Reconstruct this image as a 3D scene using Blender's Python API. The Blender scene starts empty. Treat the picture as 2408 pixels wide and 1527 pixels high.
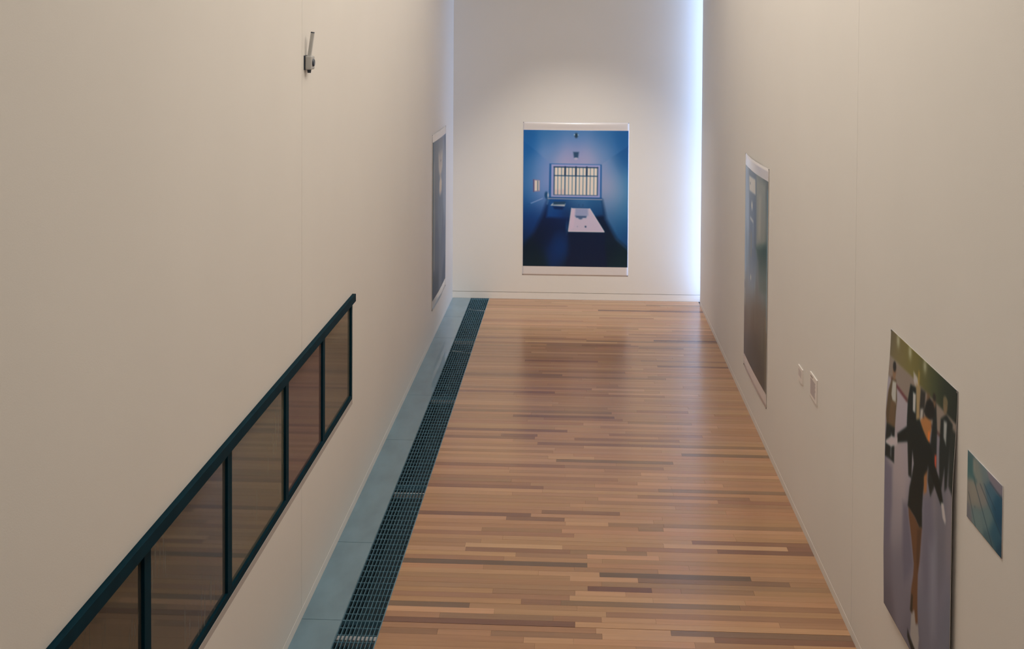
import bpy, math, random
import numpy as np
from mathutils import Matrix, Vector

# ------------------------------------------------------------------ camera, world, lights, exposure
S = bpy.context.scene
COL = S.collection
W_IMG, H_IMG = 2408, 1527
F_PX, YAW, PITCH, ROLL, CY = 2886.523, -0.05222, 0.02778, 0.00566, 160.266

fwd = Vector((math.sin(YAW) * math.cos(PITCH), math.cos(YAW) * math.cos(PITCH), -math.sin(PITCH)))
r0 = Vector((math.cos(YAW), -math.sin(YAW), 0))
u0 = r0.cross(fwd)
rr = r0 * math.cos(ROLL) + u0 * math.sin(ROLL)
uu = -r0 * math.sin(ROLL) + u0 * math.cos(ROLL)
cam_data = bpy.data.cameras.new('camera')
cam = bpy.data.objects.new('camera', cam_data)
COL.objects.link(cam)
M = Matrix.Identity(4)
for i in range(3):
    M[i][0], M[i][1], M[i][2] = rr[i], uu[i], -fwd[i]
M[0][3], M[1][3], M[2][3] = 0, 0, 4.0
cam.matrix_world = M
cam_data.sensor_fit = 'HORIZONTAL'
cam_data.sensor_width = 36
cam_data.lens = F_PX * 36 / W_IMG
cam_data.shift_y = (CY - H_IMG / 2) / W_IMG
cam_data.clip_end = 100
S.camera = cam

S.view_settings.view_transform = 'Standard'
S.view_settings.look = 'None'
S.view_settings.gamma = 1
S.view_settings.use_curve_mapping = False
S.view_settings.exposure = 0.0

world = bpy.data.worlds.new('overcast_sky')
S.world = world
world.use_nodes = True
wb = world.node_tree.nodes['Background']
wb.inputs[0].default_value = (0.43, 0.59, 1.0, 1)
wb.inputs[1].default_value = 20.5

# room dimensions in metres (x across, y along the corridor away from the viewer, z up)
XL, XR, YB, YN, ZC = -1.845, 1.855, 18.425, -4.0, 6.6
GAP = 0.24                      # the right wall stops this far short of the end wall: daylight slot
YRW = YB - GAP
JY = 8.185                      # expansion joint across floor and both walls

def area_light(name, loc, size, size_y, power, color, rot=(0, 0, 0), spread=math.pi):
    d = bpy.data.lights.new(name, 'AREA')
    d.shape = 'RECTANGLE'; d.size = size; d.size_y = size_y
    d.energy = power; d.color = color; d.spread = spread
    o = bpy.data.objects.new(name, d); COL.objects.link(o)
    o.location = loc; o.rotation_euler = rot
    return o

def spot_light(name, loc, target, power, color, angle, blend=1.0, radius=0.06):
    d = bpy.data.lights.new(name, 'SPOT')
    d.energy = power; d.color = color; d.spot_size = math.radians(angle)
    d.spot_blend = blend; d.shadow_soft_size = radius
    o = bpy.data.objects.new(name, d); COL.objects.link(o)
    o.location = loc
    o.rotation_euler = (Vector(target) - Vector(loc)).to_track_quat('-Z', 'Y').to_euler()
    return o

WARM = (1.0, 0.895, 0.765)
area_light('unseen_ceiling_light', (0.3, 8.2, ZC - 0.05), 1.6, 7.0, 128, WARM)
area_light('unseen_ceiling_light', (0, 1.5, ZC - 0.05), 1.6, 4.0, 44, WARM)
area_light('unseen_ceiling_light', (0, 13.6, ZC - 0.05), 1.4, 4.0, 62, (1.0, 0.88, 0.745))  # unseen lamp, added to lift the ambient light at the far end
spot_light('track_spot', (0.0, 14.2, ZC - 0.2), (0.0, YB, 0.0), 840, (1.0, 0.90, 0.78), 49)
# sampling portal in the window slot (lets the sky in with less noise)
pl = area_light('window_portal', (XR + 0.215, YB - GAP / 2, 3.3), 6.5, GAP, 1, (1, 1, 1), (0, math.radians(90), 0))
pl.data.cycles.is_portal = True

# ------------------------------------------------------------------ helpers
def lin(c):
    return tuple((v / 255 / 12.92) if v / 255 <= 0.04045 else ((v / 255 + 0.055) / 1.055) ** 2.4 for v in c[:3])

def mesh_obj(name, verts, faces, mat, parent=None, smooth=False):
    me = bpy.data.meshes.new(name)
    me.from_pydata(verts, [], faces)
    if mat: me.materials.append(mat)
    if smooth: me.polygons.foreach_set('use_smooth', [True] * len(me.polygons))
    o = bpy.data.objects.new(name, me)
    COL.objects.link(o)
    if parent: o.parent = parent
    return o

BF = [(0, 3, 2, 1), (4, 5, 6, 7), (0, 1, 5, 4), (1, 2, 6, 5), (2, 3, 7, 6), (3, 0, 4, 7)]
def box_geo(b, V, Fc):
    x0, x1, y0, y1, z0, z1 = b
    n = len(V)
    V += [(x0, y0, z0), (x1, y0, z0), (x1, y1, z0), (x0, y1, z0), (x0, y0, z1), (x1, y0, z1), (x1, y1, z1), (x0, y1, z1)]
    Fc += [tuple(n + i for i in f) for f in BF]

def boxes(name, bl, mat, parent=None, bevel=0):
    V, Fc = [], []
    for b in bl: box_geo(b, V, Fc)
    o = mesh_obj(name, V, Fc, mat, parent)
    if bevel:
        m = o.modifiers.new('bevel', 'BEVEL'); m.width = bevel; m.segments = 2; m.limit_method = 'ANGLE'
    return o

def cyl_geo(p0, p1, r0_, r1_, n, V, Fc):
    p0, p1 = Vector(p0), Vector(p1)
    d = (p1 - p0).normalized()
    a = d.orthogonal().normalized(); b = d.cross(a)
    k = len(V)
    for p, r in ((p0, r0_), (p1, r1_)):
        for i in range(n):
            t = 2 * math.pi * i / n
            V.append(tuple(p + a * (r * math.cos(t)) + b * (r * math.sin(t))))
    for i in range(n):
        j = (i + 1) % n
        Fc.append((k + i, k + j, k + n + j, k + n + i))
    Fc.append(tuple(k + i for i in reversed(range(n))))
    Fc.append(tuple(k + n + i for i in range(n)))

def struct(o):
    o['kind'] = 'structure'; return o

def thing(name, label, cat, loc=(0, 0, 0), group=None):
    o = bpy.data.objects.new(name, None); COL.objects.link(o)
    o.empty_display_size = 0.1
    o.location = loc
    o['label'] = label; o['category'] = cat
    if group: o['group'] = group
    return o

def child(o, parent):
    """parent keeping the world place (parents are only translated)"""
    o.parent = parent
    o.location = Vector(o.location) - Vector(parent.location)
    return o

# ------------------------------------------------------------------ materials
def principled(name, color, rough=0.5, metal=0.0, spec=0.5, coat=0.0):
    m = bpy.data.materials.new(name); m.use_nodes = True
    p = m.node_tree.nodes['Principled BSDF']
    p.inputs['Base Color'].default_value = (*color, 1)
    p.inputs['Roughness'].default_value = rough
    p.inputs['Metallic'].default_value = metal
    p.inputs['Specular IOR Level'].default_value = spec
    p.inputs['Coat Weight'].default_value = coat
    return m, m.node_tree, p

def node(nt, t, **kw):
    n = nt.nodes.new(t)
    for k, v in kw.items(): setattr(n, k, v)
    return n

def wobble(nt, p, base, amount, scale, stretch=(1, 1, 1), bump=0.0, bump_scale=300, detail=3):
    """multiply the base colour by a soft position noise, add a fine relief"""
    g = node(nt, 'ShaderNodeNewGeometry')
    mp = node(nt, 'ShaderNodeMapping'); mp.inputs['Scale'].default_value = stretch
    nt.links.new(g.outputs['Position'], mp.inputs['Vector'])
    nz = node(nt, 'ShaderNodeTexNoise'); nz.inputs['Scale'].default_value = scale; nz.inputs['Detail'].default_value = detail
    nt.links.new(mp.outputs[0], nz.inputs['Vector'])
    rmp = node(nt, 'ShaderNodeMapRange')
    rmp.inputs['From Min'].default_value = 0.3; rmp.inputs['From Max'].default_value = 0.7
    rmp.inputs['To Min'].default_value = 1 - amount; rmp.inputs['To Max'].default_value = 1 + amount
    nt.links.new(nz.outputs['Fac'], rmp.inputs['Value'])
    mx = node(nt, 'ShaderNodeVectorMath', operation='SCALE')
    if isinstance(base, tuple): mx.inputs[0].default_value = base
    else: nt.links.new(base, mx.inputs[0])
    nt.links.new(rmp.outputs[0], mx.inputs['Scale'])
    nt.links.new(mx.outputs[0], p.inputs['Base Color'])
    if bump:
        n2 = node(nt, 'ShaderNodeTexNoise'); n2.inputs['Scale'].default_value = bump_scale
        nt.links.new(g.outputs['Position'], n2.inputs['Vector'])
        b = node(nt, 'ShaderNodeBump'); b.inputs['Strength'].default_value = bump; b.inputs['Distance'].default_value = 0.001
        nt.links.new(n2.outputs['Fac'], b.inputs['Height'])
        nt.links.new(b.outputs[0], p.inputs['Normal'])
    return mx

MAT = {}
m, nt, p = principled('wall_paint', (0.80, 0.785, 0.76), 0.85, spec=0.2)
wobble(nt, p, (0.80, 0.785, 0.76), 0.012, 0.9, bump=0.25, bump_scale=160)
MAT['wall'] = m
m, nt, p = principled('ceiling_paint', (0.78, 0.77, 0.75), 0.9, spec=0.1); MAT['ceiling'] = m
wobble(nt, p, (0.78, 0.77, 0.75), 0.01, 1.0)
m, nt, p = principled('skirting_paint', (0.82, 0.805, 0.78), 0.6, spec=0.3); MAT['skirting'] = m
wobble(nt, p, (0.82, 0.805, 0.78), 0.01, 2.0)
m, nt, p = principled('concrete', (0.10, 0.10, 0.10), 0.9); MAT['concrete'] = m
wobble(nt, p, (0.10, 0.10, 0.10), 0.15, 3.0)
m, nt, p = principled('trench_coat', (0.010, 0.022, 0.028), 0.55); MAT['trench'] = m
wobble(nt, p, (0.008, 0.034, 0.050), 0.4, 2.0)

# varnished wood strips, tone carried per board in the colour attribute "tone"
m, nt, p = principled('wood_strip', (0.3, 0.17, 0.1), 0.30, spec=0.5)
at = node(nt, 'ShaderNodeAttribute', attribute_name='tone')
g = node(nt, 'ShaderNodeNewGeometry')
ad = node(nt, 'ShaderNodeVectorMath', operation='ADD')
mp = node(nt, 'ShaderNodeMapping'); mp.inputs['Scale'].default_value = (2.2, 46, 46)
sc_ = node(nt, 'ShaderNodeVectorMath', operation='SCALE'); sc_.inputs['Scale'].default_value = 37.0
nt.links.new(at.outputs['Color'], sc_.inputs[0])
nt.links.new(g.outputs['Position'], ad.inputs[0]); nt.links.new(sc_.outputs[0], ad.inputs[1])
nt.links.new(ad.outputs[0], mp.inputs['Vector'])
nz = node(nt, 'ShaderNodeTexNoise'); nz.inputs['Scale'].default_value = 1.0; nz.inputs['Detail'].default_value = 4
nt.links.new(mp.outputs[0], nz.inputs['Vector'])
mr = node(nt, 'ShaderNodeMapRange')
mr.inputs['From Min'].default_value = 0.25; mr.inputs['From Max'].default_value = 0.75
mr.inputs['To Min'].default_value = 0.92; mr.inputs['To Max'].default_value = 1.08
nt.links.new(nz.outputs['Fac'], mr.inputs['Value'])
ms = node(nt, 'ShaderNodeVectorMath', operation='SCALE')
nt.links.new(at.outputs['Color'], ms.inputs[0]); nt.links.new(mr.outputs[0], ms.inputs['Scale'])
nt.links.new(ms.outputs[0], p.inputs['Base Color'])
mr2 = node(nt, 'ShaderNodeMapRange'); mr2.inputs['To Min'].default_value = 0.20; mr2.inputs['To Max'].default_value = 0.26
nt.links.new(nz.outputs['Fac'], mr2.inputs['Value']); nt.links.new(mr2.outputs[0], p.inputs['Roughness'])
MAT['wood'] = m

m, nt, p = principled('galvanised_plate', (0.26, 0.31, 0.33), 0.30, metal=0.45, coat=0.6)
wobble(nt, p, (0.195, 0.345, 0.45), 0.12, 2.5, (2, 0.8, 1), bump=0.1, bump_scale=60)
MAT['plate'] = m
m, nt, p = principled('grate_bar_steel', (0.10, 0.17, 0.20), 0.45, metal=0.4); MAT['grate'] = m
wobble(nt, p, (0.12, 0.27, 0.37), 0.15, 8.0)
m, nt, p = principled('pale_bar_metal', (0.62, 0.62, 0.62), 0.35, metal=0.2); MAT['pale_metal'] = m
wobble(nt, p, (0.62, 0.61, 0.62), 0.12, 14.0)
m, nt, p = principled('frame_paint', (0.004, 0.022, 0.032), 0.6, spec=0.05); MAT['frame'] = m
wobble(nt, p, (0.001, 0.026, 0.044), 0.15, 6.0)
m, nt, p = principled('shaded_strip_paint', (0.60, 0.57, 0.55), 0.8, spec=0.2); MAT['shaded_strip'] = m
wobble(nt, p, (0.50, 0.465, 0.45), 0.02, 6.0)  # shade of the strip put into its darker base colour
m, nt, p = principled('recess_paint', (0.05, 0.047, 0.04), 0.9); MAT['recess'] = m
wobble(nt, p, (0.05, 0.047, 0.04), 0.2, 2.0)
m, nt, p = principled('photo_paper', (0.86, 0.84, 0.83), 0.17, spec=0.5); MAT['paper'] = m
wobble(nt, p, (0.76, 0.73, 0.735), 0.01, 3.0)
m, nt, p = principled('card_board', (0.84, 0.81, 0.77), 0.6, spec=0.3); MAT['card'] = m
wobble(nt, p, (0.83, 0.80, 0.77), 0.01, 8.0)
m, nt, p = principled('steel_pin', (0.25, 0.25, 0.26), 0.3, metal=0.9); MAT['pin'] = m
wobble(nt, p, (0.25, 0.25, 0.26), 0.05, 30.0)
m, nt, p = principled('sensor_plastic', (0.46, 0.46, 0.46), 0.45); MAT['sensor'] = m
wobble(nt, p, (0.46, 0.46, 0.455), 0.03, 20.0)
m, nt, p = principled('dark_plastic', (0.03, 0.045, 0.07), 0.35); MAT['dark'] = m
wobble(nt, p, (0.03, 0.045, 0.07), 0.05, 20.0)
m, nt, p = principled('window_alu', (0.5, 0.5, 0.5), 0.4, metal=0.6); MAT['alu'] = m
wobble(nt, p, (0.5, 0.5, 0.5), 0.03, 10.0)

def print_mat(name, rough=0.25, spec=0.5):
    m, nt, p = principled(name, (0.5, 0.5, 0.5), rough, spec=spec)
    a = node(nt, 'ShaderNodeAttribute', attribute_name='picture')
    nt.links.new(a.outputs['Color'], p.inputs['Base Color'])
    return m
MAT['print'] = print_mat('glossy_print', 0.24)
MAT['print_satin'] = print_mat('satin_print', 0.3, 0.2)
MAT['print_matt'] = print_mat('matt_print', 0.5, 0.15)

def glass_mat(name, tint, haze, streak):
    """tinted pane: sees through darkly, mirrors at a grazing angle, some diffuse streaks"""
    m = bpy.data.materials.new(name); m.use_nodes = True
    nt = m.node_tree; nt.nodes.clear()
    out = node(nt, 'ShaderNodeOutputMaterial')
    tr = node(nt, 'ShaderNodeBsdfTransparent'); tr.inputs[0].default_value = (*tint, 1)
    gl = node(nt, 'ShaderNodeBsdfGlossy'); gl.inputs['Roughness'].default_value = 0.035
    gl.inputs[0].default_value = (0.90, 0.96, 0.97, 1)
    fr = node(nt, 'ShaderNodeFresnel'); fr.inputs['IOR'].default_value = 2.05
    mxs = node(nt, 'ShaderNodeMixShader')
    nt.links.new(fr.outputs[0], mxs.inputs[0]); nt.links.new(tr.outputs[0], mxs.inputs[1]); nt.links.new(gl.outputs[0], mxs.inputs[2])
    df = node(nt, 'ShaderNodeBsdfDiffuse'); df.inputs[0].default_value = (*haze, 1)
    g = node(nt, 'ShaderNodeNewGeometry')
    mp = node(nt, 'ShaderNodeMapping'); mp.inputs['Scale'].default_value = (1, 38, 3.0)
    mp.inputs['Rotation'].default_value = (0.12, 0, 0)
    nt.links.new(g.outputs['Position'], mp.inputs['Vector'])
    nz = node(nt, 'ShaderNodeTexNoise'); nz.inputs['Scale'].default_value = 1.0; nz.inputs['Detail'].default_value = 5
    nt.links.new(mp.outputs[0], nz.inputs['Vector'])
    n2 = node(nt, 'ShaderNodeTexNoise'); n2.inputs['Scale'].default_value = 1.6
    nt.links.new(g.outputs['Position'], n2.inputs['Vector'])
    a = node(nt, 'ShaderNodeMapRange'); a.inputs['From Min'].default_value = 0.54; a.inputs['From Max'].default_value = 0.72
    a.inputs['To Min'].default_value = 0.0; a.inputs['To Max'].default_value = streak
    nt.links.new(nz.outputs['Fac'], a.inputs['Value'])
    b = node(nt, 'ShaderNodeMapRange'); b.inputs['From Min'].default_value = 0.42; b.inputs['From Max'].default_value = 0.62
    nt.links.new(n2.outputs['Fac'], b.inputs['Value'])
    mu = node(nt, 'ShaderNodeMath', operation='MULTIPLY')
    nt.links.new(a.outputs[0], mu.inputs[0]); nt.links.new(b.outputs[0], mu.inputs[1])
    adn = node(nt, 'ShaderNodeMath', operation='ADD'); adn.inputs[1].default_value = 0.27
    nt.links.new(mu.outputs[0], adn.inputs[0])
    m2 = node(nt, 'ShaderNodeMixShader')
    nt.links.new(adn.outputs[0], m2.inputs[0]); nt.links.new(mxs.outputs[0], m2.inputs[1]); nt.links.new(df.outputs[0], m2.inputs[2])
    nt.links.new(m2.outputs[0], out.inputs[0])
    return m

# ------------------------------------------------------------------ the shell
FT = 0.012                       # thickness of the wall lining in which the joints are open
OY0, OY1, OZ0, OZ1 = 2.55, 10.085, 0.905, 1.832   # opening in the left wall
T = 0.20

def lining(x0, x1, y0, y1, z0, z1):
    """one lining, split by the vertical expansion joint"""
    h = 0.0022
    out = []
    if y0 < JY - h: out.append((x0, x1, y0, min(y1, JY - h), z0, z1))
    if y1 > JY + h: out.append((x0, x1, max(y0, JY + h), y1, z0, z1))
    return out

bl = []
for (x0, x1, line) in ((XL - T, XL - FT, False), (XL - FT, XL, True)):
    for (y0, y1, z0, z1) in ((YN, YB, 0, OZ0), (YN, YB, OZ1, ZC), (YN, OY0, OZ0, OZ1), (OY1, YB, OZ0, OZ1)):
        bl += lining(x0, x1, y0, y1, z0, z1) if line else [(x0, x1, y0, y1, z0, z1)]
struct(boxes('wall_left', bl, MAT['wall']))
bl = [(XR + FT, XR + T, YN, YRW, 0, ZC)] + lining(XR, XR + FT, YN, YRW, 0, ZC)
struct(boxes('wall_right', bl, MAT['wall']))
bl = [(XL - T, XR + T + 0.3, YB + FT, YB + T, 0, ZC), (XL - T, XR + T + 0.3, YB, YB + FT, 0.104, ZC)]
struct(boxes('wall_back', bl, MAT['wall']))
struct(boxes('wall_front', [(XL - T, XR + T, YN - T, YN, 0, ZC)], MAT['wall']))
struct(boxes('ceiling', [(XL - T, XR + T + 0.3, YN - T, YB + T, ZC, ZC + 0.2)], MAT['ceiling']))
struct(boxes('baseboard_back', [(XL, XR + T, YB + 0.001, YB + FT, 0, 0.095)], MAT['skirting']))
struct(boxes('baseboard_left', [(XL, XL + 0.0012, YN, YB - 0.002, 0, 0.064)], MAT['skirting']))
struct(boxes('baseboard_right', [(XR - 0.0012, XR, YN, YRW, 0, 0.064)], MAT['skirting']))

# dark stair space behind the glazed opening
V, Fc = [], []
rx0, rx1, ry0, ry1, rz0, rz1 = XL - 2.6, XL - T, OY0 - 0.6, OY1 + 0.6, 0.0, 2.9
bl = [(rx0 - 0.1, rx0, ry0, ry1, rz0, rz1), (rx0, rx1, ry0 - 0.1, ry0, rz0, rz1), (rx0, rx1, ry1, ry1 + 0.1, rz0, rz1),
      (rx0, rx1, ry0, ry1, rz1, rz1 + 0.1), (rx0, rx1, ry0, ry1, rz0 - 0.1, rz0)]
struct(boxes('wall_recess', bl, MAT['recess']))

# window in the slot beside the end wall (daylight grazes the end wall)
win = struct(boxes('window_1', [(XR + 0.20, XR + 0.235, YRW, YRW + 0.012, 0, ZC), (XR + 0.20, XR + 0.235, YB - 0.012, YB, 0, ZC),
                         (XR + 0.20, XR + 0.235, YRW + 0.012, YB - 0.012, 0, 0.03)], MAT['alu']))
cg = bpy.data.materials.new('clear_glass'); cg.use_nodes = True
nt = cg.node_tree; nt.nodes.clear()
o_ = node(nt, 'ShaderNodeOutputMaterial'); t_ = node(nt, 'ShaderNodeBsdfTransparent'); g_ = node(nt, 'ShaderNodeBsdfGlossy')
g_.inputs['Roughness'].default_value = 0.02; f_ = node(nt, 'ShaderNodeFresnel'); x_ = node(nt, 'ShaderNodeMixShader')
t_.inputs[0].default_value = (0.93, 0.97, 0.96, 1)
nt.links.new(f_.outputs[0], x_.inputs[0]); nt.links.new(t_.outputs[0], x_.inputs[1]); nt.links.new(g_.outputs[0], x_.inputs[2]); nt.links.new(x_.outputs[0], o_.inputs[0])
boxes('glass_pane', [(XR + 0.222, XR + 0.230, YRW + 0.012, YB - 0.012, 0.03, ZC)], cg, win)

# floor: slab with a trench, steel cover plates, grating, wood strips
GX0, GX1 = -1.566, -1.290
BX0, BX1 = GX1 + 0.004, XR
floor = struct(boxes('floor', [(XL - T, GX0 - 0.004, YN - T, YB + T, -0.4, -0.008), (BX0, XR + T + 0.3, YN - T, YB + T, -0.4, -0.021)], MAT['concrete']))
ch = boxes('trench_channel', [(GX0 - 0.004, BX0, YN - T, YB + T, -0.4, -0.30), (GX0 - 0.004, BX0, YB, YB + T, -0.30, -0.0005), (GX0 - 0.004, BX0, YN - T, YN, -0.30, -0.0005), (GX0 - 0.004, GX0 - 0.001, YN, YB, -0.30, -0.035),
                              (BX0 - 0.003, BX0, YN, YB, -0.30, -0.030)], MAT['trench'], floor)
boxes('edge_angle', [(GX0 - 0.004, GX0 - 0.001, YN, YB, -0.035, 0.0005)], MAT['plate'], floor)
boxes('edge_angle', [(BX0 - 0.003, BX0, YN, YB, -0.030, 0.0005)], MAT['plate'], floor)
pj = [YN, 1.2, 3.8, 6.6, JY, 9.46, 11.9, 13.40, 15.97, 17.18, YB]
for a, b in zip(pj[:-1], pj[1:]):
    boxes('steel_plate', [(XL + 0.0014, GX0 - 0.0045, a + 0.0025, b - 0.0025, -0.008, 0.0)], MAT['plate'], floor)

# ---- wood strips
P = 0.078
KNOWN = [(-3, -0.32, 0.01, 0.9), (-2, -1.27, -0.9, -1.0), (-2, -0.54, 0.2, -0.9), (-2, 0.2, 0.94, 1.2), (-2, 0.94, 1.84, -1.4), (-1, 0.16, 0.66, 0.9), (-1, 0.66, 1.85, -1.5), (0, -1.28, 0.02, -1.7), (1, -0.91, -0.13, -0.9), (1, 0.2, 0.57, 0.8), (2, -1.27, -0.54, 1.5), (3, -1.28, -0.72, -1.7), (4, -0.36, -0.08, -1.1), (4, 1.17, 1.84, -0.7), (5, -0.02, 0.57, 1.0), (6, 0.02, 0.38, 1.1), (7, 0.11, 0.57, -1.9), (7, 0.78, 1.3, -0.9), (9, -0.02, 0.48, 1.0), (9, 0.48, 1.58, -1.4), (10, 0.2, 1.31, -2.0), (12, -1.28, 0.11, -2.0), (14, 0.11, 0.66, 1.0), (15, -1.28, -0.83, 0.7), (15, -0.82, -0.02, -1.0), (15, -0.02, 0.57, -0.9), (16, -0.84, -0.08, 1.2), (16, 0.42, 1.12, -0.7), (16, 1.12, 1.85, -1.5), (17, 0.71, 1.67, 1.3), (17, 1.68, 1.85, -1.3), (18, 0.94, 1.85, -1.2), (19, -1.28, 0.01, -0.6), (21, 0.53, 0.73, -0.8), (22, -0.06, 0.29, 0.9), (22, 0.29, 0.74, -0.8), (22, 0.74, 1.85, -0.8), (23, -1.22, -0.55, 0.7), (23, -0.55, -0.07, -1.3), (24, -1.27, -0.35, -1.6), (25, -0.26, 0.39, -1.2), (29, 1.24, 1.85, -0.7), (30, 0.56, 1.52, -0.9), (33, -1.27, -0.38, -0.7), (34, 0.57, 1.33, 0.8), (39, -1.18, -0.08, -1.1), (39, -0.08, 0.83, -0.8), (41, -0.16, 0.93, -1.3), (42, -0.24, 0.2, 1.0), (44, 1.03, 1.85, -1.5), (46, 0.1, 0.66, 0.8), (47, -0.35, 1.03, -1.2), (49, 0.01, 1.04, -0.9), (50, -0.72, -0.36, -1.2), (56, 0.56, 1.21, -0.8), (61, 0.67, 1.21, -0.8), (71, -0.55, 0.2, -0.8), (86, -0.6, 0.29, -1.0), (91, -0.54, 1.37, 1.4), (95, 0.83, 1.39, -1.0), (96, 0.1, 0.82, -1.2), (98, -0.64, 0.56, 1.3), (99, 0.16, 1.84, -1.2), (100, -0.65, 0.16, -0.8)]
rng = random.Random(11)
BASE = np.array(lin((180, 138, 104)))
DARK = np.array(lin((116, 80, 70)))
DARK2 = np.array(lin((116, 94, 78)))
LIGHT = np.array(lin((206, 164, 126)))
def tone_color(t):
    if t < 0:
        d = DARK if rng.random() < 0.6 else DARK2
        k = min(1, -t / 2.0) ; c = BASE * (1 - k) + d * k
    else:
        k = min(1, t / 1.6); c = BASE * (1 - k) + LIGHT * k
    return c * np.array([1 + rng.uniform(-.03, .03), 1 + rng.uniform(-.03, .03), 1 + rng.uniform(-.04, .04)])

known = {}
for k, a, b, t in KNOWN: known.setdefault(k, []).append((a, b, t))
boards = []
k0, k1 = int((2.0 - JY) / P), int((YB - JY) / P) + 1
for k in range(k0, k1):
    spans = sorted(known.get(k, []))
    segs = []
    x = BX0
    def fill(a, b):
        x = a
        while x < b - 1e-6:
            L = rng.uniform(0.55, 1.7)
            e = x + L
            if b - e < 0.35: e = b
            far = max(0.0, min(1.0, (k - 60) / 60))
            t = rng.gauss(0.05, 0.42)
            if rng.random() < 0.07: t -= 0.9
            segs.append((x, min(e, b), t))
            x = e
    for a, b, t in spans:
        a = max(a, BX0); b = min(b, BX1)
        if a - x < 0.12: a = x
        elif x == BX0 or True: fill(x, a)
        if BX1 - b < 0.12: b = BX1
        segs.append((a, b, t)); x = b
    if BX1 - x > 1e-6: fill(x, BX1)
    for a, b, t in segs: boards.append((k, a, b, t))

def board_geo(k, a, b, V, Fc):
    y0 = JY + k * P + 0.0006; y1 = JY + (k + 1) * P - 0.0006
    if k == 0: y0 += 0.0022
    if k == -1: y1 -= 0.0022
    y1 = min(y1, YB - 0.002)
    z = -0.0004 + rng.uniform(-0.0003, 0.0003)
    dz = rng.gauss(0, 0.00011); dx = rng.gauss(0, 0.0002)
    n = len(V)
    a += 0.0004; b -= 0.0004
    zb = -0.021
    V += [(a, y0, zb), (b, y0, zb), (b, y1, zb), (a, y1, zb),
          (a, y0, z - dz - dx), (b, y0, z - dz + dx), (b, y1, z + dz + dx), (a, y1, z + dz - dx)]
    Fc += [tuple(n + i for i in f) for f in BF]

def set_color(me, name, cols):
    at = me.color_attributes.new(name, 'FLOAT_COLOR', 'POINT')
    arr = np.ones((len(me.vertices), 4), dtype=np.float32)
    arr[:, :3] = cols
    at.data.foreach_set('color', arr.ravel())

vis = [b for b in boards if JY + (b[0] + 1) * P > 7.72][:300]
vis_set = set(id(b) for b in vis)
for b in vis:
    V, Fc = [], []
    board_geo(b[0], b[1], b[2], V, Fc)
    o = mesh_obj('floor_board', V, Fc, MAT['wood'], floor)
    set_color(o.data, 'tone', tone_color(b[3]))
V, Fc, C = [], [], []
for b in boards:
    if id(b) in vis_set: continue
    board_geo(b[0], b[1], b[2], V, Fc)
    C += [tone_color(b[3])] * 8
o = mesh_obj('distant_floor_boards', V, Fc, MAT['wood'], floor)
o['kind'] = 'stuff'
set_color(o.data, 'tone', np.array(C))
boxes('threshold_floor', [(BX0, BX1, YN, JY + k0 * P, -0.021, -0.0005)], MAT['concrete'], floor)

# ---- gratings (each section lifts out)
gj = [5.57, JY, 10.70, 13.365, 15.95, YB - 0.004]
GL = ['steel floor grate section nearest the viewer, before the dark floor joint',
      'long dark steel floor grate section just beyond the floor joint',
      'dark steel floor grate section in the middle of the trench run',
      'dark steel floor grate section third from the end wall print, one before the last',
      'small looking dark steel floor grate section butting against the end wall']
GL[3] = 'dark steel floor grate section next to the last one at the end wall'
def mesh_only(name, b, mat):
    V, Fc = [], []; box_geo(b, V, Fc)
    me = bpy.data.meshes.new(name); me.from_pydata(V, [], Fc); me.materials.append(mat)
    return me
NB = 10
for si, (a, b) in enumerate(zip(gj[:-1], gj[1:])):
    t = thing('floor_grate', GL[si], 'floor grate', ((GX0 + GX1) / 2, a, -0.03), 'steel floor gratings over the trench')
    L = b - a - 0.006
    w = GX1 - GX0 - 0.004
    bar = mesh_only('bearing_bar', (-0.0018, 0.0018, 0, L, 0.0, 0.029), MAT['grate'])
    rod = mesh_only('cross_bar', (-w / 2, w / 2, -0.0020, 0.0020, 0.0205, 0.0275), MAT['grate'])
    endb = mesh_only('end_bar', (-w / 2, w / 2, -0.002, 0.002, 0.0, 0.029), MAT['grate'])
    for i in range(NB + 1):
        o = bpy.data.objects.new('bearing_bar', bar); COL.objects.link(o); o.parent = t
        o.location = (-w / 2 + w * i / NB, 0.003, 0)
    nr = int(L / 0.098)
    for i in range(1, nr + 1):
        o = bpy.data.objects.new('cross_bar', rod); COL.objects.link(o); o.parent = t
        o.location = (0, 0.003 + L * i / (nr + 1), 0)
    for yy in (0.005, L + 0.001):
        o = bpy.data.objects.new('end_bar', endb); COL.objects.link(o); o.parent = t
        o.location = (0, yy, 0)
for y, wd in ((8.005, 0.055), (10.59, 0.030), (13.36, 0.014), (15.945, 0.016)):  # pale bars put in to give the bright dashes under the gratings
    boxes('pale_trench_bar', [(GX0, GX1, y - wd / 2, y + wd / 2, -0.075, -0.0315)], MAT['pale_metal'], floor)
for y in (15.48, 17.86):  # pale skewed rods for the fainter lines in the trench
    V, Fc = [], []
    cyl_geo((GX0 + 0.01, y + 0.05, -0.06), (GX1 - 0.01, y - 0.05, -0.06), 0.009, 0.009, 10, V, Fc)
    mesh_obj('pale_trench_bar', V, Fc, MAT['pale_metal'], floor)

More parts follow.
